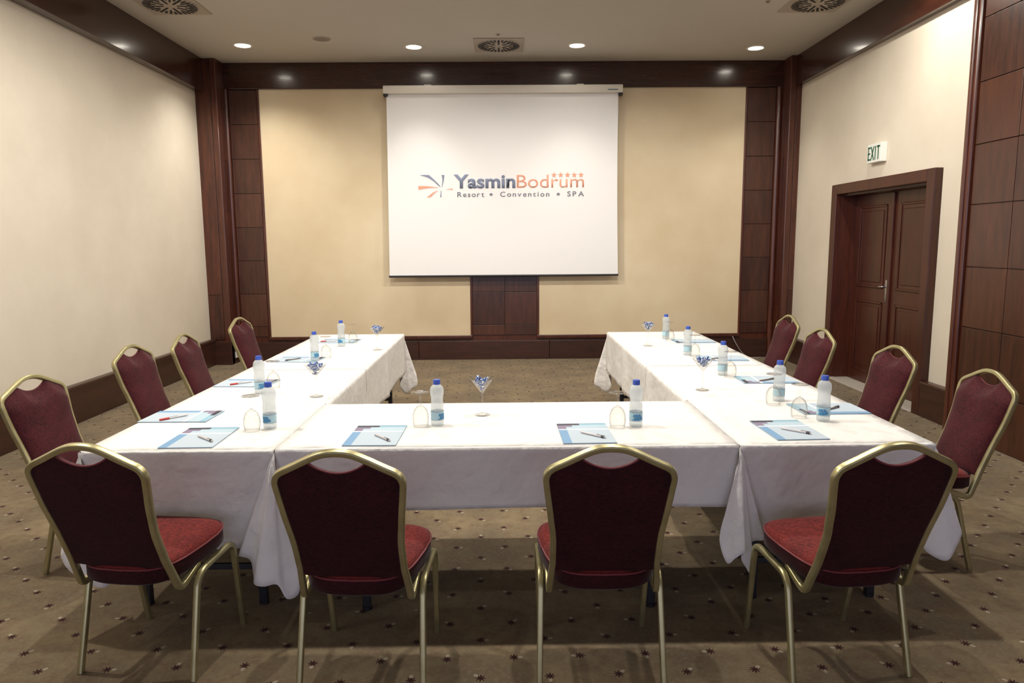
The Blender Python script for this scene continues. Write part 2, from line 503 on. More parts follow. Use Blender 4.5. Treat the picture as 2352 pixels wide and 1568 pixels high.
# slim tall letters
lx = -.0655
b = BM()
def stroke(bm, segs):
    for (ya, za), (yb, zb), w in segs:
        d = Vector((0, yb-ya, zb-za)); p = Vector((0, -d.z, d.y)).normalized()*w/2
        q = [Vector((lx, ya, za))+p, Vector((lx, ya, za))-p, Vector((lx, yb, zb))-p, Vector((lx, yb, zb))+p]
        f = bm.faces.new([bm.verts.new(v) for v in q])
        r = bmesh.ops.extrude_face_region(bm, geom=[f])
        for g in r['geom']:
            if isinstance(g, bmesh.types.BMVert): g.co.x -= .0015
zt, zb_, w = .172, .036, .016
yE, yX, yI, yT = .122, .070, -.013, -.070
stroke(b, [((yE, zb_), (yE, zt), w), ((yE+.01, zt-.01), (yE-.042, zt-.01), w), ((yE+.01, .104), (yE-.036, .104), w), ((yE+.01, zb_+.01), (yE-.042, zb_+.01), w),
           ((yX, zt), (yX-.055, zb_), w), ((yX-.055, zt), (yX, zb_), w), ((yI, zb_), (yI, zt), w),
           ((yT, zb_), (yT, zt), w), ((yT+.030, zt-.01), (yT-.030, zt-.01), w)])
obj('lettering', b, M['green'], ex)

# ------------------------------------------------------------------ projection screen
sc = thing('projection_screen', 'white pull-down projection screen with a printed hotel logo on the back wall', 'projection screen', (0, 9.50, 3.44))
b = BM(); box(b, -1.518, 1.525, -.06, .055, .005, .106, .012); obj('screen_case', b, M['case'], sc, smooth=True, autosmooth=40)
b = BM(); box(b, 1.33, 1.46, -.0615, -.058, .035, .048, .001); o = obj('case_badge', b, M['label_line'], sc)
b = BM()
vs = [(-1.484, -2.29), (1.474, -2.29), (1.474, .02), (-1.484, .02)]
rows = 24
g = []
for i in range(rows+1):
    t = i/rows; z = .02 + (-2.29-.02)*t
    xl = -1.484 - .026*t; xr = 1.474 + .022*t - .010*math.sin(PI*t)
    g.append([b.verts.new((xl+(xr-xl)*k/8, 0.004*math.sin(PI*t), z)) for k in range(9)])
for i in range(rows):
    for k in range(8): b.faces.new((g[i][k], g[i][k+1], g[i+1][k+1], g[i+1][k]))
r = bmesh.ops.extrude_face_region(b, geom=list(b.faces))
for q in r['geom']:
    if isinstance(q, bmesh.types.BMVert): q.co.y += .003
fab = obj('screen_fabric', b, M['screen'], sc, smooth=True, autosmooth=40)
b = BM(); sweep(b, [(-1.518, .004, -2.303), (1.502, .004, -2.303)], ellip(.014, .014, 12), ref=(0, 0, 1)); obj('bottom_bar', b, M['bar'], sc, smooth=True, autosmooth=40)
for x0 in (-1.518, 1.470):
    b = BM(); box(b, x0, x0+.055, -.05, .05, -.022, .006, .004); obj('end_bracket', b, M['bar'], sc)
for x0 in (-1.0, .94):
    b = BM(); box(b, x0, x0+.09, -.02, .12, .095, .122, .004); obj('wall_mount', b, M['case'], sc)
# the print: emblem, name, second line, stars (screen-local x, z; photographed plane is 9.49)
def poly(bm, pts, y=-.0008, d=.0012):
    f = bm.faces.new([bm.verts.new((x, y, z)) for x, z in pts])
    r = bmesh.ops.extrude_face_region(bm, geom=[f])
    for q in r['geom']:
        if isinstance(q, bmesh.types.BMVert): q.co.y -= d
def LG(pts):  # emblem grid of 2352 x 1176 over 1.015 x .515 m
    return [(-1.224 + .0004269*x, 2.561 - 3.44 - .0004286*y) for x, y in pts]
def fan(bm, left, right):
    L_, R_ = LG(left), LG(right)
    for i in range(len(L_)-1): poly(bm, [L_[i], L_[i+1], R_[i+1], R_[i]])
b = BM()
fan(b, [(335, 286), (480, 318), (600, 364), (735, 455), (870, 575), (948, 642)], [(345, 278), (480, 278), (610, 282), (770, 428), (905, 562), (956, 636)])
obj('petal', b, M['logo_blue'], fab); b = BM()
fan(b, [(990, 283), (1008, 400), (1008, 490), (985, 640)], [(1074, 283), (1056, 400), (1038, 490), (996, 640)])
obj('petal', b, M['logo_blue'], fab); b = BM()
fan(b, [(962, 735), (945, 880), (930, 938)], [(972, 735), (970, 880), (973, 938)])
obj('petal', b, M['logo_blue'], fab)
b = BM()
fan(b, [(272, 605), (500, 607), (700, 625), (890, 655)], [(283, 714), (420, 680), (700, 655), (890, 662)])
obj('petal', b, M['logo_orange'], fab); b = BM()
fan(b, [(522, 940), (600, 890), (720, 800), (860, 738)], [(640, 936), (665, 915), (750, 830), (866, 744)])
obj('petal', b, M['logo_orange'], fab); b = BM()
fan(b, [(1105, 706), (1320, 684)], [(1105, 708), (1320, 718)])
obj('petal', b, M['logo_orange'], fab)
Z0 = -3.44
capY = None
me = text_mesh('Y'); ys = [v.co.y for v in me.vertices]; CAP = (min(ys), max(ys))
put_text('lettering', 'Yasmin', (-.646, -.0008, 2.2745+Z0), (1, 0, 0), (0, 0, 1), .797, .163, M['logo_blue'], fab, bold=.028, fit=CAP)
put_text('lettering', 'Bodrum', (.172, -.0008, 2.2725+Z0), (1, 0, 0), (0, 0, 1), .868, .163, M['logo_orange'], fab, bold=-.006, fit=CAP)
for body, x0, x1 in (('Resort', -.602, -.257), ('Convention', -.046, .590), ('SPA', .826, 1.040)):
    me = text_mesh(body)
    # spaced capitals and small letters: set each letter on its own so the spacing is wide
    cu_w = []
    for ch in body:
        m2 = text_mesh(ch); xs = [v.co.x for v in m2.vertices]; cu_w.append((min(xs), max(xs)))
    sc_ = .0615/(CAP[1]-CAP[0])*1.18
    tot = sum(bx[1]-bx[0] for bx in cu_w)*sc_
    gap = ((x1-x0)-tot)/(len(body)-1)
    x = x0
    for ch, bx in zip(body, cu_w):
        m2 = text_mesh(ch, .008)
        q = BM(); q.from_mesh(m2)
        for v in q.verts: v.co = Vector((x + (v.co.x-bx[0])*sc_, -.0008, 2.160+Z0 + (v.co.y-CAP[0])*sc_/1.18))
        r = bmesh.ops.extrude_face_region(q, geom=list(q.faces))
        for g_ in r['geom']:
            if isinstance(g_, bmesh.types.BMVert): g_.co.y -= .0012
        obj('letter', q, M['logo_grey'], fab)
        x += (bx[1]-bx[0])*sc_ + gap
for cx in (-.165, .708):
    b = BM(); poly(b, [(cx+.021*math.cos(2*PI*k/16), 2.188+Z0+.017*math.sin(2*PI*k/16)) for k in range(16)])
    obj('bullet', b, M['logo_grey'], fab)
for i in range(5):
    cx = .652 + .0875*i; b = BM()
    poly(b, [(cx+(.038 if k % 2 == 0 else .015)*math.sin(PI*k/5), 2.431+Z0+(.038 if k % 2 == 0 else .015)*math.cos(PI*k/5)) for k in range(10)])
    obj('star', b, M['logo_orange'], fab)

# ------------------------------------------------------------------ ceiling fittings
LAMPS = [(-3.03, 8.80, 'lit round downlight nearest the left wall, over the left corner column'),
         (-1.05, 8.90, 'lit round downlight above the left end of the projection screen'),
         (.88, 8.87, 'lit round downlight above the right end of the projection screen'),
         (3.05, 9.02, 'lit round downlight nearest the right wall, over the right corner column')]
proto = None
for x, y, lab in LAMPS:
    if proto is None:
        proto = thing('downlight', lab, 'ceiling light', (x, y, ZC), 0, 'recessed downlights')
        b = BM(); lathe(b, [(.085, .0), (.112, 0), (.112, -.006), (.104, -.009), (.090, -.008), (.085, .0)], 36)
        obj('trim_ring', b, M['trim_white'], proto, smooth=True, autosmooth=40)
        b = BM(); lathe(b, [(0, -.004), (.05, -.005), (.088, -.002), (.088, 0), (0, 0)], 36)
        obj('lamp', b, M['lamp'], proto, smooth=True, autosmooth=40)
        o = proto
    else: o = copy_tree(proto)
    o.location = (x, y, ZC); tag(o, lab, 'ceiling light', 'recessed downlights')

VENTS = [(-3.21, 7.36, 'square swirl air vent in the ceiling beside the left wall beam'),
         (-.045, 8.84, 'square swirl air vent in the ceiling above the projection screen'),
         (3.085, 7.37, 'square swirl air vent in the ceiling beside the right wall beam')]
proto = None
for x, y, lab in VENTS:
    if proto is None:
        proto = thing('air_vent', lab, 'air vent', (x, y, ZC), 0, 'swirl air vents')
        b = BM(); box(b, -.29, .29, -.29, .29, -.010, 0, .004); obj('vent_plate', b, M['vent_plate'], proto)
        b = BM()
        lathe(b, [(.255, -.010), (.262, -.013), (.255, -.015), (.05, -.014), (0, -.014)], 40)
        obj('vent_disc', b, M['vent_plate'], proto, smooth=True, autosmooth=40)
        b = BM()
        for k in range(32):
            a = 2*PI*k/32; r0 = .065 if k % 4 == 0 else (.13 if k % 2 == 0 else .175)
            c, s = math.cos(a), math.sin(a); w0, w1 = .009, .013
            q = [(r0, -w0), (.245, -w1), (.245, w1), (r0, w0)]
            lo = [b.verts.new((c*u-s*v, s*u+c*v, -.0145)) for u, v in q]; hi = [b.verts.new((c*u-s*v, s*u+c*v, -.018)) for u, v in q]
            b.faces.new(lo); b.faces.new(hi)
            for i in range(4): b.faces.new((lo[i], lo[(i+1) % 4], hi[(i+1) % 4], hi[i]))
        o = obj('slots', b, M['vent_dark'], proto); o['label'] = 'dark radial slots'
        o = proto
    else: o = copy_tree(proto)
    o.location = (x, y, ZC); tag(o, lab, 'air vent', 'swirl air vents')

sp = thing('ceiling_speaker', 'small grey round speaker grille in the ceiling between two left downlights', 'speaker', (-2.05, 8.55, ZC))
b = BM(); lathe(b, [(0, 0), (.09, 0), (.09, -.005), (0, -.007)], 32); obj('grille', b, M['speaker'], sp, smooth=True, autosmooth=40)
b = BM(); lathe(b, [(.09, 0), (.105, 0), (.103, -.006), (.09, -.007), (.09, 0)], 32); obj('rim', b, M['vent_plate'], sp, smooth=True, autosmooth=40)
for x, y, lab in ((-.05, 8.40, 'tiny ceiling sprinkler just in front of the middle air vent'), (2.58, 7.33, 'tiny ceiling sprinkler left of the right-hand air vent')):
    s = thing('sprinkler', lab, 'sprinkler', (x, y, ZC), 0, 'ceiling sprinklers')
    b = BM(); lathe(b, [(0, 0), (.03, 0), (.027, -.004), (0, -.006)], 20); obj('collar', b, M['vent_plate'], s, smooth=True, autosmooth=40)
    b = BM(); lathe(b, [(0, -.006), (.009, -.008), (.007, -.013), (.014, -.014), (.014, -.016), (0, -.016)], 16); obj('nozzle', b, M['speaker'], s, smooth=True, autosmooth=40)

so = thing('wall_socket', 'white square wall socket low on the side of the left corner column', 'socket', (-3.586, 9.52, .075))
b = BM(); box(b, 0, .012, -.042, .042, 0, .084, .004); obj('cover_plate', b, M['plastic_white'], so)
b = BM(); sweep(b, [(.010, 0, .042), (.0135, 0, .042)], ellip(.022, .022, 18), ref=(0, 0, 1)); obj('socket_face', b, M['speaker'], so)
b = BM(); sweep(b, catmull([(3.085, 9.632, .292), (3.10, 9.60, .24), (3.135, 9.59, .175), (3.20, 9.585, .08), (3.30, 9.57, .008), (3.46, 9.55, .007)], 6), ellip(.006, .006, 8), ref=(0, 1, 0))
tag(obj('cable', b, M['cable'], smooth=True), 'thin grey cable hanging down the skirting at the right of the back wall', 'cable')

# ------------------------------------------------------------------ tables and cloths
ZT = .745            # top of the cloth
def table(label, x0, x1, y0, y1, inx, iny):
    cx, cy = (x0+x1)/2, (y0+y1)/2
    t = thing('folding_table', label, 'table', (cx, cy, 0), 0, 'tables of the U-shaped layout')
    hx, hy = (x1-x0)/2-.006, (y1-y0)/2-.006
    b = BM(); box(b, -hx, hx, -hy, hy, ZT-.032, ZT-.004, .004); obj('tabletop', b, M['board'], t)
    b = BM(); box(b, -hx+.05, hx-.05, -hy+.05, hy-.05, ZT-.075, ZT-.032, .003); obj('apron', b, M['black_metal'], t)
    for sx in (-1, 1):
        for sy in (-1, 1):
            px, py = sx*(hx-inx), sy*(hy-iny)
            b = BM(); box(b, px-.017, px+.017, py-.017, py+.017, .012, ZT-.075, .004)
            lg = obj('leg', b, M['black_metal'], t)
            b = BM(); lathe(b, [(0, 0), (.022, 0), (.022, .014), (0, .018)], 14, cx=px, cy=py); obj('foot_pad', b, M['bar'], lg)
    for sg in (-1, 1):
        b = BM()
        if x1-x0 > y1-y0: box(b, sg*(hx-inx)-.01, sg*(hx-inx)+.01, -(hy-iny), hy-iny, .16, .185, .003)
        else: box(b, -(hx-inx), hx-inx, sg*(hy-iny)-.01, sg*(hy-iny)+.01, .16, .185, .003)
        obj('crossbar', b, M['black_metal'], t)
    return t

def tablecloth(label, x0, x1, y0, y1, strips, ears, seed):
    """flat top, hanging strips (side, start, end, drop, lean) and corner folds (corner, hem points right/away/down)"""
    rnd = random.Random(seed)
    bm = BM(); R0 = .012
    nx, ny = max(8, int((x1-x0)/.06)), max(8, int((y1-y0)/.06))
    g = [[bm.verts.new((x0+(x1-x0)*i/nx, y0+(y1-y0)*j/ny, ZT)) for j in range(ny+1)] for i in range(nx+1)]
    for i in range(nx):
        for j in range(ny): bm.faces.new((g[i][j], g[i+1][j], g[i+1][j+1], g[i][j+1]))
    def prof(s):          # outward and downward run of the hanging linen
        if s < R0*1.571: a = s/R0; return R0*math.sin(a), R0*(1-math.cos(a))
        return R0, R0 + s - R0*1.571
    for side, s0, s1, drop, lean, amp in strips:
        n = max(6, int((s1-s0)/.022)); m = 16
        ph = [rnd.uniform(0, 6.28) for _ in range(5)]; fr = [rnd.uniform(5, 9), rnd.uniform(11, 17), rnd.uniform(20, 27)]
        gg = []
        for i in range(n+1):
            s = s0+(s1-s0)*i/n
            endf = min(1, (i/n)/.06, (1-i/n)/.06)
            hem = drop*(1 + .018*math.sin(fr[0]*.7*s+ph[3]))
            row = []
            for j in range(m+1):
                t = j/m
                d = hem*(t**1.25 if t < 1 else 1)
                o, z = prof(d)
                w = amp*(math.sin(fr[0]*s+ph[0]) + .6*math.sin(fr[1]*s+ph[1]+1.5*t) + .3*math.sin(fr[2]*s+ph[2]))*(t**1.4)*endf
                o2 = o + abs(w)*.5 + w*.5 - lean*t
                x, y = {'-y': (s, y0-o2), '+y': (s, y1+o2), '-x': (x0-o2, s), '+x': (x1+o2, s)}[side]
                row.append(bm.verts.new((x, y, ZT-z)))
            gg.append(row)
        for i in range(n):
            for j in range(m): bm.faces.new((gg[i][j], gg[i+1][j], gg[i+1][j+1], gg[i][j+1]))
    for (ax, ay), hem in ears:
        off = -.027 if ay < y0+.01 else .0
        # a corner fold: linen fanning out from the table corner to a pointed hem
        hp = catmull(hem, 7); m = 18; gg = []
        for k, h_ in enumerate(hp):
            row = []
            for j in range(m+1):
                t = .02 + .98*j/m
                q_ = t**1.08
                row.append(bm.verts.new((ax + h_.x*q_, ay + h_.y*q_ + off*min(1, t*7), ZT - .002 - (h_.z - .002)*t)))
            gg.append(row)
        for k in range(len(gg)-1):
            for j in range(m): bm.faces.new((gg[k][j], gg[k+1][j], gg[k+1][j+1], gg[k][j+1]))
    bmesh.ops.remove_doubles(bm, verts=bm.verts, dist=.0012)
    o = obj('tablecloth', bm, M['cloth'], smooth=True)
    md = o.modifiers.new('thickness', 'SOLIDIFY'); md.thickness = .0022; md.offset = -1
    tag(o, label, 'tablecloth', 'white tablecloths on the U-shaped layout')
    return o

WL0, WL1, WR0, WR1 = -1.712, -.934, .948, 1.742
Y0, YMID, YEND = 2.818, 4.688, 6.545
TB = dict(L1=(WL0, WL1, Y0, YMID-.004), L2=(WL0, WL1, YMID+.004, YEND), M=(WL1+.002, WR0-.002, 2.826, 3.640), R1=(WR0, WR1, 2.820, YMID+.02-.004), R2=(WR0, WR1, YMID+.024, YEND+.01))
table('clothed folding table nearest the camera on the left side, black legs showing under the hem', *TB['L1'], .13, .17)
table('clothed folding table farthest from the camera on the left side of the U', *TB['L2'], .10, .17)
table('clothed folding table across the middle, joining the two sides of the U', *TB['M'], .32, .10)
table('clothed folding table nearest the camera on the right side of the U', *TB['R1'], .13, .17)
table('clothed folding table farthest from the camera on the right side of the U', *TB['R2'], .10, .17)
q = TB['L1']
tablecloth('white linen cloth over the near left table, its corner falling between two near chairs', *q,
    [('-y', q[0], q[1], .432, .045, .007), ('-x', q[2], q[3], .40, .02, .008), ('+x', 3.66, q[3], .38, .0, .010)],
    [((q[1], q[2]), [(-.16, .0, .435), (-.11, -.004, .452), (-.090, -.03, .505), (-.075, -.065, .527), (-.036, -.072, .533), (.014, -.065, .530), (.046, -.05, .598), (.092, -.03, .573), (.075, -.018, .44)]),
     ((q[0], q[2]), [(-.012, .16, .40), (-.05, .07, .40), (-.088, -.005, .395), (-.065, -.035, .45), (.0, -.05, .50), (.085, -.045, .545), (.13, -.02, .50), (.17, .0, .42)]),
     ((q[1], q[3]), [(.012, -.10, .38), (.03, -.06, .44), (.055, -.02, .53), (.02, .0, .44)])], 1)
q = TB['L2']
tablecloth('white linen cloth over the far left table, its corner hanging by the open floor', *q,
    [('-x', q[2], q[3], .38, .02, .008), ('+x', q[2], q[3], .36, .0, .012), ('+y', q[0], q[1], .38, .0, .01)],
    [((q[1], q[3]), [(.010, -.14, .355), (-.005, -.07, .40), (-.04, -.03, .475), (.005, .02, .565), (.06, .05, .535), (.112, .07, .485), (.09, .085, .36), (.03, .04, .37), (-.06, .014, .38)]),
     ((q[0], q[3]), [(-.012, -.10, .38), (-.07, .02, .45), (-.06, .06, .52), (.0, .04, .45), (.10, .012, .38)])], 2)
q = TB['M']
tablecloth('white linen cloth over the middle table, shorter at the front', *q,
    [('-y', q[0]+.0005, q[1]-.0005, .268, .016, .003), ('+y', q[0], q[1], .268, .0, .006)], [], 3)
q = TB['R1']
tablecloth('white linen cloth over the near right table, pointed corner folds beside the red seat', *q,
    [('-y', q[0], q[1], .395, .04, .007), ('+x', q[2], q[3], .40, .02, .008), ('-x', 3.66, q[3], .38, .0, .010)],
    [((q[0], q[2]), [(-.070, -.020, .30), (-.087, -.030, .383), (-.060, -.050, .468), (-.030, -.066, .440), (.005, -.070, .414), (.0, -.040, .455), (.025, -.045, .50), (.053, -.045, .552), (.052, -.030, .46), (.05, -.008, .40), (.11, .0, .395)]),
     ((q[1], q[2]), [(.012, .15, .40), (.06, .05, .38), (.112, -.015, .357), (.075, -.045, .42), (.036, -.055, .467), (-.02, -.035, .45), (-.07, .0, .40)]),
     ((q[0], q[3]), [(-.012, -.10, .38), (-.03, -.06, .44), (-.055, -.02, .53), (-.02, .0, .44)])], 4)
q = TB['R2']
tablecloth('white linen cloth over the far right table, its corner hanging by the open floor', *q,
    [('+x', q[2], q[3], .38, .02, .008), ('-x', q[2], q[3], .36, .0, .012), ('+y', q[0], q[1], .38, .0, .01)],
    [((q[0], q[3]), [(-.010, -.16, .355), (.0, -.09, .40), (.03, -.05, .50), (-.004, .02, .57), (-.06, .05, .545), (-.114, .07, .50), (-.085, .085, .36), (-.03, .04, .37), (.06, .014, .38)]),
     ((q[1], q[3]), [(.012, -.10, .38), (.07, .02, .45), (.06, .06, .52), (.0, .04, .45), (-.10, .012, .38)])], 5)

# ------------------------------------------------------------------ banquet chair (x across, +y the way one sits, z up)
SIDE = [(.346, .199), (.40, .195), (.48, .188), (.586, .189), (.70, .202), (.78, .2125), (.815, .2155)]     # z, outer half width
def lerp_tab(tab, z):
    if z <= tab[0][0]: return tab[0][1]
    for (a, p), (c, q) in zip(tab, tab[1:]):
        if z <= c: return p+(q-p)*(z-a)/(c-a)
    return tab[-1][1]
LEAN = [(.346, .0), (.40, -.022), (.48, -.055), (.586, -.097), (.70, -.137), (.833, -.172), (.93, -.188)]  # z, y of the back tube
ARCH = [(.2155, .812), (.2125, .831), (.2035, .848), (.1865, .8615), (.160, .8745), (.134, .8870), (.107, .9005), (.080, .9130), (.055, .9225), (.030, .9280), (0, .930)]   # outer x, z
TW, TD = .0105, .0125
def yb(z): return lerp_tab(LEAN, z)
def arch_z(x):
    x = abs(x)
    for (a, p), (c, q) in zip(ARCH, ARCH[1:]):
        if c <= x <= a: return p+(q-p)*(a-x)/(a-c)
    return ARCH[0][1]

def make_chair(label, group):
    t = thing('banquet_chair', label, 'chair', (0, 0, 0), 0, group)
    # back frame: one tube, from under the seat up over the arch and down again
    half = [(.196, .13, .392), (.196, .03, .348)]
    pts = fillet([(.188, .125, .388), (.188, .045, .358), (.1885, .0, .347), (.1845, -.022, .40), (.1775, -.055, .48)], [.02, .03, .03], 4)
    mid = [(lerp_tab(SIDE, z)-TW, yb(z), z) for z in (.586, .65, .70, .75, .79)]
    arc = []
    for i, (x, z) in enumerate(ARCH):
        pa = ARCH[i-1] if i else (.2140, .79); pb = ARCH[i+1] if i+1 < len(ARCH) else (-ARCH[i-1][0], ARCH[i-1][1])
        tx, tz = pb[0]-pa[0], pb[1]-pa[1]; ln = math.hypot(tx, tz)
        nx, nz = tz/ln, -tx/ln
        arc.append((max(0, x-nx*TW) if i < len(ARCH)-1 else 0, yb(z), z-nz*TW))
    rightside = pts[:-1] + catmull([pts[-1]] + mid + arc, 3)
    full = [Vector(p) for p in rightside]
    full = full + [Vector((-p.x, p.y, p.z)) for p in reversed(full[:-1])]
    b = BM(); sweep(b, full, ellip(TD, TW, 20, 5.0), ref=(0, 1, .2)); obj('back_frame', b, M['gold'], t, smooth=True, autosmooth=50)
    # legs: one bent tube each side, cut into rear leg, seat rail and front leg
    for s in (-1, 1):
        path = fillet([(s*.222, -.010, 0), (s*.214, .075, .368), (s*.219, .318, .391), (s*.211, .385, 0)], [.055, .045], 8)
        k1, k2 = 10, 11
        prof = ellip(.0112, .0112, 16, 3.6)
        for nm, seg in (('leg', path[:k1]), ('seat_rail', path[k1-1:k2]), ('leg', path[k2-1:])):
            if len(seg) < 2: continue
            b = BM(); sweep(b, seg, prof, ref=(1, 0, 0)); obj(nm, b, M['gold'], t, smooth=True, autosmooth=50)
    # seat
    def outl(f, n=48, e=4.4):
        r = []
        for k in range(n):
            a = 2*PI*k/n; c, s_ = math.cos(a), math.sin(a)
            x = math.copysign(abs(c)**(2/e), c); y = math.copysign(abs(s_)**(2/e), s_)
            wy = .5+.5*y
            hx = .172 + .049*min(1, wy*1.6)
            yy = .142 + .186*y
            if y < 0: yy -= .014*(1-x*x)*(-y)
            else: yy += .004*(1-x*x)*y
            r.append((x*(hx-f), .142+(yy-.142)*(1-f/.186)))
        return r
    b = BM()
    levels = [(.034, .378), (.010, .380), (0, .390), (0, .436), (.007, .449), (.022, .457), (.048, .4615), (.085, .4635), (.14, .4645)]
    tilt = lambda y: .034*y/.33
    rings = [[b.verts.new((x, y, z + tilt(y))) for x, y in outl(f)] for f, z in levels]
    for A, B in zip(rings, rings[1:]):
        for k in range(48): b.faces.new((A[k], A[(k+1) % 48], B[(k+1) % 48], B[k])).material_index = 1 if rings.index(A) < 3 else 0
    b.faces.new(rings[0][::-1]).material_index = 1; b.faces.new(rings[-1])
    seat = obj('seat', b, [M['velvet_lit'], M['velvet_shaded']], t, smooth=True, autosmooth=60)
    b = BM(); sweep(b, [(x, y, .441 + tilt(y)) for x, y in outl(-.0005)], ellip(.0032, .0032, 8), ref=(0, 0, 1), closed=True); obj('seat_piping', b, M['piping'], seat, smooth=True)
    b = BM(); box(b, -.15, .15, .0, .27, .374, .392, .003); obj('seat_board', b, M['black_metal'], seat)
    # backrest cushion inside the frame, with the hand hole under the arch
    nu, nv = 32, 26
    def px(tf, z): return tf*(lerp_tab(SIDE, z)-2*TW+.008)
    def ztop(tf):
        x = tf*.192
        a = arch_z(min(.2145, abs(x)+.013)) - .0165
        if abs(x) < .098: return min(a, .852 + (x/.098)**2*.042)
        return a
    def zbot(tf): return .450 - .013*(1-tf*tf)
    front, back = [], []
    b = BM()
    for i in range(nu+1):
        tf = -1+2*i/nu
        fr, bk = [], []
        for j in range(nv+1):
            v = j/nv; z = zbot(tf) + (ztop(tf)-zbot(tf))*v
            x = px(tf, z); y = yb(z)
            e = (max(0, 1-abs(tf)**4)**.6) * (max(0, 1-abs(2*v-1)**8)**.6)
            fr.append(b.verts.new((x, y + .006 + .042*e*min(1, (1-v)/.16+.12), z)))
            bk.append(b.verts.new((x, y - .006 - .004*e, z)))
        front.append(fr); back.append(bk)
    for i in range(nu):
        for j in range(nv):
            b.faces.new((front[i][j], front[i+1][j], front[i+1][j+1], front[i][j+1]))
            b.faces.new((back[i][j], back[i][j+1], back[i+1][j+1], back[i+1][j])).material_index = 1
    for i in range(nu):
        b.faces.new((front[i][0], back[i][0], back[i+1][0], front[i+1][0]))
        b.faces.new((front[i][nv], front[i+1][nv], back[i+1][nv], back[i][nv]))
    for j in range(nv):
        b.faces.new((front[0][j], front[0][j+1], back[0][j+1], back[0][j]))
        b.faces.new((front[nu][j], back[nu][j], back[nu][j+1], front[nu][j+1]))
    tops = [tuple(back[i][nv].co) for i in range(nu+1) if abs(back[i][nv].co.x) < .094]
    pad = obj('backrest', b, [M['velvet'], M['velvet_shaded']], t, smooth=True, autosmooth=60)
    b = BM(); sweep(b, [(x, y-.001, z-.001) for x, y, z in tops], ellip(.0032, .0032, 8), ref=(0, 1, 0)); obj('backrest_piping', b, M['piping'], pad, smooth=True)
    return t

CH = [('F1', -1.357, 2.462, -7.5, 'leftmost of the four burgundy banquet chairs with their backs to the camera', 'near row of banquet chairs'),
      ('F2', -.519, 2.362, -3.5, 'second from left of the four burgundy chairs with their backs to the camera', 'near row of banquet chairs'),
      ('F3', .335, 2.384, -.8, 'third from left of the four burgundy chairs with their backs to the camera', 'near row of banquet chairs'),
      ('F4', 1.229, 2.382, 6.5, 'rightmost of the four burgundy chairs with their backs to the camera, red seat showing', 'near row of banquet chairs'),
      ('L1', -2.184, 3.519, -97, 'burgundy banquet chair on the left side, nearest the camera of that row', 'left row of banquet chairs'),
      ('L2', -2.238, 4.606, -94.6, 'burgundy banquet chair on the left side, second from the camera', 'left row of banquet chairs'),
      ('L3', -2.157, 5.202, -90, 'burgundy banquet chair on the left side, third from the camera', 'left row of banquet chairs'),
      ('L4', -2.172, 6.332, -95, 'burgundy banquet chair farthest away on the left, by the corner column', 'left row of banquet chairs'),
      ('R1', 2.205, 3.456, 89, 'burgundy banquet chair on the right side, nearest the camera and the veneered wall', 'right row of banquet chairs'),
      ('R2', 2.200, 4.283, 93.7, 'burgundy banquet chair on the right side, second from the camera', 'right row of banquet chairs'),
      ('R3', 2.137, 5.177, 93.5, 'burgundy banquet chair on the right side, third from the camera before the door', 'right row of banquet chairs'),
      ('R4', 2.280, 6.149, 92.6, 'burgundy banquet chair farthest away on the right, before the right corner column', 'right row of banquet chairs')]
proto = None
for key, x, y, a, lab, grp in CH:
    if proto is None: proto = o = make_chair(lab, grp)
    else: o = copy_tree(proto)
    o.location = (x, y, 0); o.rotation_euler = (0, 0, math.radians(a)); tag(o, lab, 'chair', grp)

# ------------------------------------------------------------------ on the tables
Z1 = ZT + .0008
SEAT = {'F1': 'before the leftmost near chair', 'F2': 'before the second near chair from the left', 'F3': 'before the third near chair from the left', 'F4': 'before the rightmost near chair',
        'L1': 'nearest the camera on the left side', 'L2': 'second from the camera on the left side', 'L3': 'third from the camera on the left side', 'L4': 'farthest away on the left side',
        'R1': 'nearest the camera on the right side', 'R2': 'second from the camera on the right side', 'R3': 'third from the camera on the right side', 'R4': 'farthest away on the right side'}
def make_pad():
    t = thing('writing_pad', '-', 'notepad')
    b = BM()
    xs = [-.110, -.074, -.045, -.010, .020, .110]; ys = [-.160, .050, .064, .100, .128, .146, .160]
    tm = {0: 'pad_page', 1: 'pad_white', 2: 'pad_strip', 3: 'pad_sea', 4: 'pad_sky', 5: 'pad_tree', 6: 'pad_stone', 7: 'pad_edge'}
    V = {(i, j): b.verts.new((x, y, .0045)) for i, x in enumerate(xs) for j, y in enumerate(ys)}
    for i in range(5):
        for j in range(6):
            if j == 0: mi = 2 if i == 0 else 0
            elif j == 1: mi = 1
            elif j in (2, 3): mi = 6 if i == 0 else (6 if (i == 1 and j == 3) else 4)
            elif j == 4: mi = 5 if i in (0, 1) else 4
            else: mi = 5 if i <= 2 else 3
            if j == 4 and i >= 3: mi = 3
            if j == 4 and i == 2: mi = 5
            f = b.faces.new((V[i, j], V[i+1, j], V[i+1, j+1], V[i, j+1])); f.material_index = mi
    rim = [(i, 0) for i in range(6)] + [(5, j) for j in range(1, 7)] + [(i, 6) for i in range(4, -1, -1)] + [(0, j) for j in range(5, 0, -1)]
    low = [b.verts.new((V[k].co.x, V[k].co.y, 0)) for k in rim]
    n = len(rim)
    for k in range(n): b.faces.new((V[rim[k]], V[rim[(k+1) % n]], low[(k+1) % n], low[k])).material_index = 7
    b.faces.new(low[::-1]).material_index = 7
    obj('pages', b, [M[tm[k]] for k in range(8)], t)
    b = BM(); box(b, -.110, .110, .153, .1605, .0042, .0052, .0004); obj('binding', b, M['pad_edge'], t)
    return t
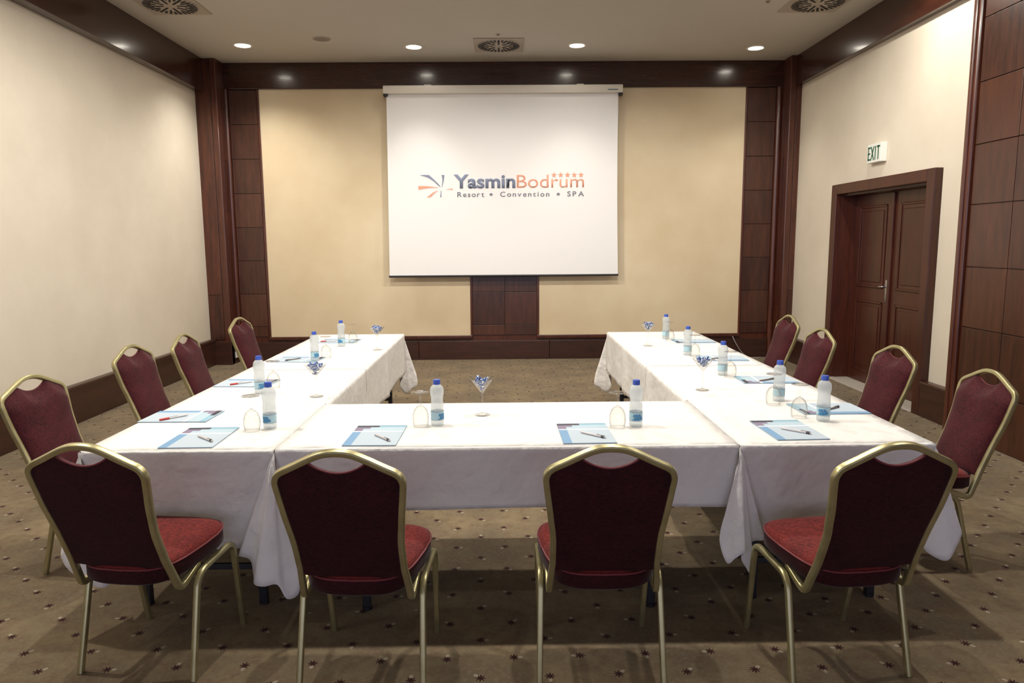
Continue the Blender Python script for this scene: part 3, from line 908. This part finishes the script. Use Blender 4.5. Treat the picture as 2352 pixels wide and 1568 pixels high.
PADS = [('F1', -1.307, 3.006, 1), ('F2', -.558, 3.012, -.7), ('F3', .343, 3.014, 1), ('F4', 1.229, 3.037, 1.5), ('L1', -1.556, 3.391, -91), ('L2', -1.536, 4.222, -94), ('L3', -1.478, 5.091, -96), ('L4', -1.41, 6.065, -96),
        ('R1', 1.577, 3.425, 90), ('R2', 1.547, 4.179, 88), ('R3', 1.530, 4.987, 86), ('R4', 1.556, 5.881, 89)]
proto = None
for key, x, y, a in PADS:
    if proto is None: proto = o = make_pad()
    else: o = copy_tree(proto)
    o.location = (x, y, Z1); o.rotation_euler = (0, 0, math.radians(a))
    tag(o, 'pale blue writing pad ' + SEAT[key], 'notepad', 'writing pads')

def make_pen(kind):
    t = thing('pen', '-', 'pen')
    body = {'white': 'pen_white', 'red': 'pen_white', 'grey': 'speaker'}[kind]
    b = BM(); q = BM()
    lathe(b, [(0, -.070), (.0012, -.069), (.0042, -.058), (.0048, -.03), (.0048, .062), (.0035, .067), (0, .067)], 14)
    bmesh.ops.rotate(b, verts=b.verts, cent=(0, 0, 0), matrix=Matrix.Rotation(PI/2, 3, 'Y')); bmesh.ops.translate(b, verts=b.verts, vec=(0, 0, .0048))
    obj('barrel', b, M[body], t, smooth=True, autosmooth=40)
    lathe(q, [(.0049, .022), (.0056, .026), (.0056, .062), (.004, .068), (0, .069)] if kind == 'red' else [(.0049, .046), (.0052, .048), (.0052, .060), (.0049, .062)], 14)
    bmesh.ops.rotate(q, verts=q.verts, cent=(0, 0, 0), matrix=Matrix.Rotation(PI/2, 3, 'Y')); bmesh.ops.translate(q, verts=q.verts, vec=(0, 0, .0048))
    o = obj('grip' if kind == 'red' else 'band', q, M['pen_red'] if kind == 'red' else M['pen_dark'], t, smooth=True, autosmooth=40)
    if kind == 'red': o['label'] = 'red grip'
    b = BM(); box(b, .022 if kind != 'red' else -.02, .064 if kind != 'red' else .02, -.0012, .0012, .0092, .0112, .0005)
    obj('clip', b, M['pen_dark'] if kind != 'red' else M['steel'], t)
    return t
PENS = [('F1', -1.27, 2.964, -43, 'white'), ('F2', -.522, 2.952, -52, 'white'), ('F3', .368, 2.963, -45, 'white'), ('F4', 1.245, 2.993, -45, 'white'),
        ('L1', -1.574, 3.346, 229, 'red'), ('L2', -1.56, 4.190, 223, 'red'), ('L3', -1.509, 5.062, 233, 'grey'), ('L4', -1.485, 6.02, 200, 'red'),
        ('R1', 1.585, 3.40, 36, 'grey'), ('R2', 1.540, 4.145, 30, 'grey'), ('R3', 1.50, 4.955, 21, 'grey')]
protos = {}
for key, x, y, a, kind in PENS:
    if kind not in protos: protos[kind] = o = make_pen(kind)
    else: o = copy_tree(protos[kind])
    o.location = (x, y, Z1+.0046); o.rotation_euler = (0, 0, math.radians(a))
    tag(o, {'white': 'white pen', 'red': 'red-gripped pen', 'grey': 'grey pen'}[kind] + ' on the pad ' + SEAT[key], 'pen', 'pens on the writing pads')

def make_bottle():
    t = thing('water_bottle', '-', 'bottle')
    b = BM()
    P = [(0, .003), (.018, .001), (.0255, .0), (.0288, .005), (.0292, .012), (.0292, .026), (.0285, .0275), (.0285, .067), (.0292, .0685), (.0290, .078), (.0284, .081), (.0292, .085), (.0284, .089), (.0288, .094), (.0280, .098), (.0276, .104), (.0270, .108),
         (.0266, .112), (.0272, .116), (.0266, .120), (.0272, .124), (.0268, .128), (.0284, .134), (.0300, .142), (.0310, .152), (.0310, .162), (.0300, .169), (.0275, .176), (.0225, .182), (.0172, .1865), (.0140, .1885), (.0136, .200), (0, .200)]
    lathe(b, P, 32); body = obj('bottle_body', b, M['bottle'], t, smooth=True, autosmooth=50)
    b = BM(); lathe(b, [(.0150, .1885), (.0160, .1885), (.0163, .190), (.0163, .207), (.0150, .210), (0, .2105)], 28)
    for k in range(0): pass
    obj('cap', b, M['cap_blue'], t, smooth=True, autosmooth=40)
    b = BM(); lathe(b, [(.0298, .0275), (.0298, .029), (.0298, .0655), (.0298, .067)], 36)
    b.faces.ensure_lookup_table()
    for f in b.faces:
        z = f.calc_center_median().z
        f.material_index = 1 if (z < .029 or z > .0655) else 0
    lab = obj('bottle_label', b, [M['label_pale'], M['label_line']], t, smooth=True)
    b = BM()
    for z0, z1, a0, a1 in ((.052, .058, -125, -60), (.046, .052, -130, -52), (.033, .046, -120, -40), (.031, .036, -135, -70)):
        n = 10
        A = [b.verts.new((.0301*math.cos(math.radians(a0+(a1-a0)*k/n)), .0301*math.sin(math.radians(a0+(a1-a0)*k/n)), z0 + .002*math.sin(2.3*k))) for k in range(n+1)]
        B = [b.verts.new((.0301*math.cos(math.radians(a0+(a1-a0)*k/n)), .0301*math.sin(math.radians(a0+(a1-a0)*k/n)), z1 + .0015*math.sin(1.7*k+1))) for k in range(n+1)]
        for k in range(n): b.faces.new((A[k], A[k+1], B[k+1], B[k]))
    obj('label_print', b, M['label_blue'], lab, smooth=True)
    return t
BOT = [(-1.06, 3.162, -25, 'blue-capped water bottle at the near left corner, right of an upturned glass'),
       (-.31, 3.188, 55, 'blue-capped water bottle on the middle table, left of the martini glass'),
       (.583, 3.137, 5, 'blue-capped water bottle on the middle table, right of the martini glass'),
       (1.454, 3.199, -30, 'blue-capped water bottle nearest the camera on the right side'),
       (-1.363, 3.933, 45, 'blue-capped water bottle on the left side just behind the near corner bottle'),
       (-1.345, 5.033, 40, 'blue-capped water bottle on the left side, second from the far end'),
       (-1.322, 5.768, -20, 'blue-capped water bottle farthest away on the left side'),
       (1.411, 3.623, 110, 'blue-capped water bottle second from the camera on the right side'),
       (1.341, 4.357, 150, 'blue-capped water bottle third from the camera on the right side'),
       (1.328, 5.160, 120, 'blue-capped water bottle fourth from the camera on the right side'),
       (1.367, 6.046, 160, 'blue-capped water bottle farthest away on the right side')]
proto = None
for x, y, a, lab in BOT:
    if proto is None: proto = o = make_bottle()
    else: o = copy_tree(proto)
    o.location = (x, y, Z1); o.rotation_euler = (0, 0, math.radians(a)); tag(o, lab, 'bottle', 'water bottles')

def make_wine():
    t = thing('wine_glass', '-', 'glass')
    b = BM()
    lathe(b, [(.0325, .0), (.0332, .0005), (.0362, .022), (.0372, .040), (.0345, .060), (.0270, .079), (.0150, .091), (.0065, .0965), (.0065, .0965),
              (0, .0950)], 36)
    lathe(b, [(.0325, .0), (.0315, .0008), (.0348, .022), (.0358, .040), (.0332, .059), (.0255, .077), (.0135, .0885), (0, .0915)], 36)
    obj('bowl', b, M['glass'], t, smooth=True, autosmooth=70)
    b = BM(); lathe(b, [(0, .0955), (.0066, .0965), (.0046, .103), (.0040, .120), (.0042, .138), (.0062, .147), (.0085, .150), (0, .1512)], 20); obj('stem', b, M['glass'], t, smooth=True, autosmooth=70)
    b = BM(); lathe(b, [(0, .1500), (.0085, .1500), (.022, .1527), (.0395, .1548), (.0402, .1558), (.0392, .1566), (.02, .1560), (0, .1560)], 36); obj('foot', b, M['glass'], t, smooth=True, autosmooth=50)
    return t
WG = [(-1.128, 3.127, 'upturned wine glass at the near left corner, beside a water bottle'),
      (-.384, 3.175, 'upturned wine glass on the middle table, left of the martini glass'),
      (.499, 3.125, 'upturned wine glass on the middle table, right of the martini glass'),
      (-1.335, 4.08, 'upturned wine glass on the left side, second from the camera'),
      (-1.300, 5.169, 'upturned wine glass on the left side, second from the far end'),
      (-1.270, 5.96, 'upturned wine glass farthest away on the left side'),
      (1.372, 3.270, 'upturned wine glass nearest the camera on the right side'),
      (1.350, 3.535, 'upturned wine glass on the right side before the second bottle'),
      (1.368, 4.29, 'upturned wine glass on the right side before the third bottle'),
      (1.358, 5.075, 'upturned wine glass on the right side before the fourth bottle'),
      (1.376, 5.93, 'upturned wine glass farthest away on the right side')]
proto = None
for x, y, lab in WG:
    if proto is None: proto = o = make_wine()
    else: o = copy_tree(proto)
    o.location = (x, y, Z1); tag(o, lab, 'glass', 'upturned wine glasses')

def make_martini():
    t = thing('martini_glass', '-', 'glass')
    b = BM()
    lathe(b, [(0, .1075), (.006, .110), (.0585, .1770), (.0575, .1775), (.0055, .1125), (0, .1115)], 40); obj('bowl', b, M['glass'], t, smooth=True, autosmooth=70)
    b = BM(); lathe(b, [(0, .1078), (.0062, .1085), (.0042, .098), (.0038, .060), (.0042, .025), (.0070, .012), (0, .008)], 20); obj('stem', b, M['glass'], t, smooth=True, autosmooth=70)
    b = BM(); lathe(b, [(0, .0125), (.007, .012), (.013, .0065), (.026, .0035), (.037, .0022), (.0375, .001), (.036, .0), (0, .0)], 36); obj('foot', b, M['glass'], t, smooth=True, autosmooth=50)
    return t
MG = [(-.112, 3.372, 11, 'martini glass of sweets on the middle table', 'in the martini glass on the middle table'),
      (-1.024, 3.827, 17, 'martini glass of sweets nearest the camera on the left side', 'in the near left martini glass'),
      (-.996, 5.557, 16, 'martini glass of sweets farthest away on the left side', 'in the far left martini glass'),
      (1.093, 3.904, 17, 'martini glass of sweets nearest the camera on the right side', 'in the near right martini glass'),
      (1.135, 5.642, 16, 'martini glass of sweets farthest away on the right side', 'in the far right martini glass')]
def make_sweet():
    t = thing('wrapped_sweet', '-', 'sweet')
    b = BM(); n = 12
    P = [(0, -.0095), (.0045, -.0088), (.0078, -.0055), (.0088, 0), (.0078, .0055), (.0045, .0088), (0, .0095)]
    lathe(b, P, n)
    for f in b.faces:
        c = f.calc_center_median(); a = math.atan2(c.y, c.x)
        f.material_index = 1 if (math.sin(3*a + 260*c.z) > .80) else 0
    bmesh.ops.rotate(b, verts=b.verts, cent=(0, 0, 0), matrix=Matrix.Rotation(PI/2, 3, 'Y'))
    obj('wrapper', b, [M['candy_blue'], M['candy_white']], t, smooth=True)
    for s in (-1, 1):
        b = BM(); k = 9
        A = [b.verts.new((s*.0085, .0016*math.cos(2*PI*i/k), .0016*math.sin(2*PI*i/k))) for i in range(k)]
        B = [b.verts.new((s*(.0160+.0012*(i % 2)), .0062*math.cos(2*PI*i/k), (.0035+.0015*(i % 2))*math.sin(2*PI*i/k))) for i in range(k)]
        for i in range(k): b.faces.new((A[i], A[(i+1) % k], B[(i+1) % k], B[i]))
        b.faces.new(B)
        obj('twist', b, M['candy_white' if s > 0 else 'candy_blue'], t)
    return t
proto = None; sweet = None
for gi, (x, y, ns, lab, where) in enumerate(MG):
    if proto is None: proto = o = make_martini()
    else: o = copy_tree(proto)
    o.location = (x, y, Z1); tag(o, lab, 'glass', 'martini glasses')
    rnd = random.Random(30+gi)
    placed = []
    tries = 0
    gap = .0172
    while len(placed) < ns and tries < 20000:
        tries += 1; gap = max(.0118, gap - 4e-7*tries/10)
        zz = .124 + .058*rnd.random()**.6
        rmax = (min(zz, .172)-.1125)/.0655*.0525 - .0115
        if rmax < .0005: continue
        if zz > .172: rmax *= .75
        rr = rmax*math.sqrt(rnd.random()); aa = rnd.uniform(0, 2*PI)
        p = Vector((rr*math.cos(aa), rr*math.sin(aa), zz))
        if all((p-q_).length > gap for q_ in placed): placed.append(p)
    for p in placed:
        if sweet is None: sweet = c = make_sweet()
        else: c = copy_tree(sweet)
        c.location = (x+p.x, y+p.y, Z1+p.z); c.rotation_euler = (rnd.uniform(0, 6.28), rnd.uniform(-.7, .7), rnd.uniform(0, 6.28))
        tag(c, 'blue and white wrapped sweet ' + where, 'sweet', 'wrapped sweets ' + where)

# ------------------------------------------------------------------ light
def spot(x, y, w, size=176, blend=.35, col=(1.0, .945, .855), rad=.05):
    ld = bpy.data.lights.new('downlight_beam', 'SPOT'); ld.energy = w; ld.color = col
    ld.spot_size = math.radians(size); ld.spot_blend = blend; ld.shadow_soft_size = rad
    o = bpy.data.objects.new('downlight_beam', ld); C.objects.link(o); o.location = (x, y, ZC-.03)
for (x, y, _), w in zip(LAMPS, (165, 80, 60, 55)): spot(x, y, w, 125 if x < -2 else 84, 1.0)
for yy, row in ((6.2, (0, 205, 195, 85)), (3.6, (225, 180, 185, 110)), (1.1, (42, 5, 5, 20))):
    for xx, w in zip((-3.03, -1.05, .88, 3.05), row):
        if w: spot(xx, yy, w)
wd = bpy.data.worlds.new('world'); S.world = wd; wd.use_nodes = True
wt = wd.node_tree; bg = wt.nodes['Background']
# added fill through the open near end, bright at eye level, dim overhead
tc = wt.nodes.new('ShaderNodeTexCoord'); sx = wt.nodes.new('ShaderNodeSeparateXYZ'); wt.links.new(tc.outputs['Generated'], sx.inputs[0])
ra = wt.nodes.new('ShaderNodeValToRGB'); mr = wt.nodes.new('ShaderNodeMapRange'); mr.inputs[1].default_value = -.6; mr.inputs[2].default_value = .6
wt.links.new(sx.outputs[2], mr.inputs[0]); wt.links.new(mr.outputs[0], ra.inputs[0])
e = ra.color_ramp.elements
e[0].position = .36; e[0].color = (.05, .05, .06, 1); e[1].position = .80; e[1].color = (.06, .06, .075, 1)
for pos, v in ((.47, 1.0), (.60, 1.0), (.70, .35)):
    q = e.new(pos); q.color = (.66*v, .68*v, .92*v, 1)
wt.links.new(ra.outputs[0], bg.inputs[0]); bg.inputs[1].default_value = 2.3

S.view_settings.view_transform = 'Standard'; S.view_settings.look = 'None'
S.view_settings.exposure = -0.06; S.view_settings.gamma = 1.0; S.view_settings.use_curve_mapping = False
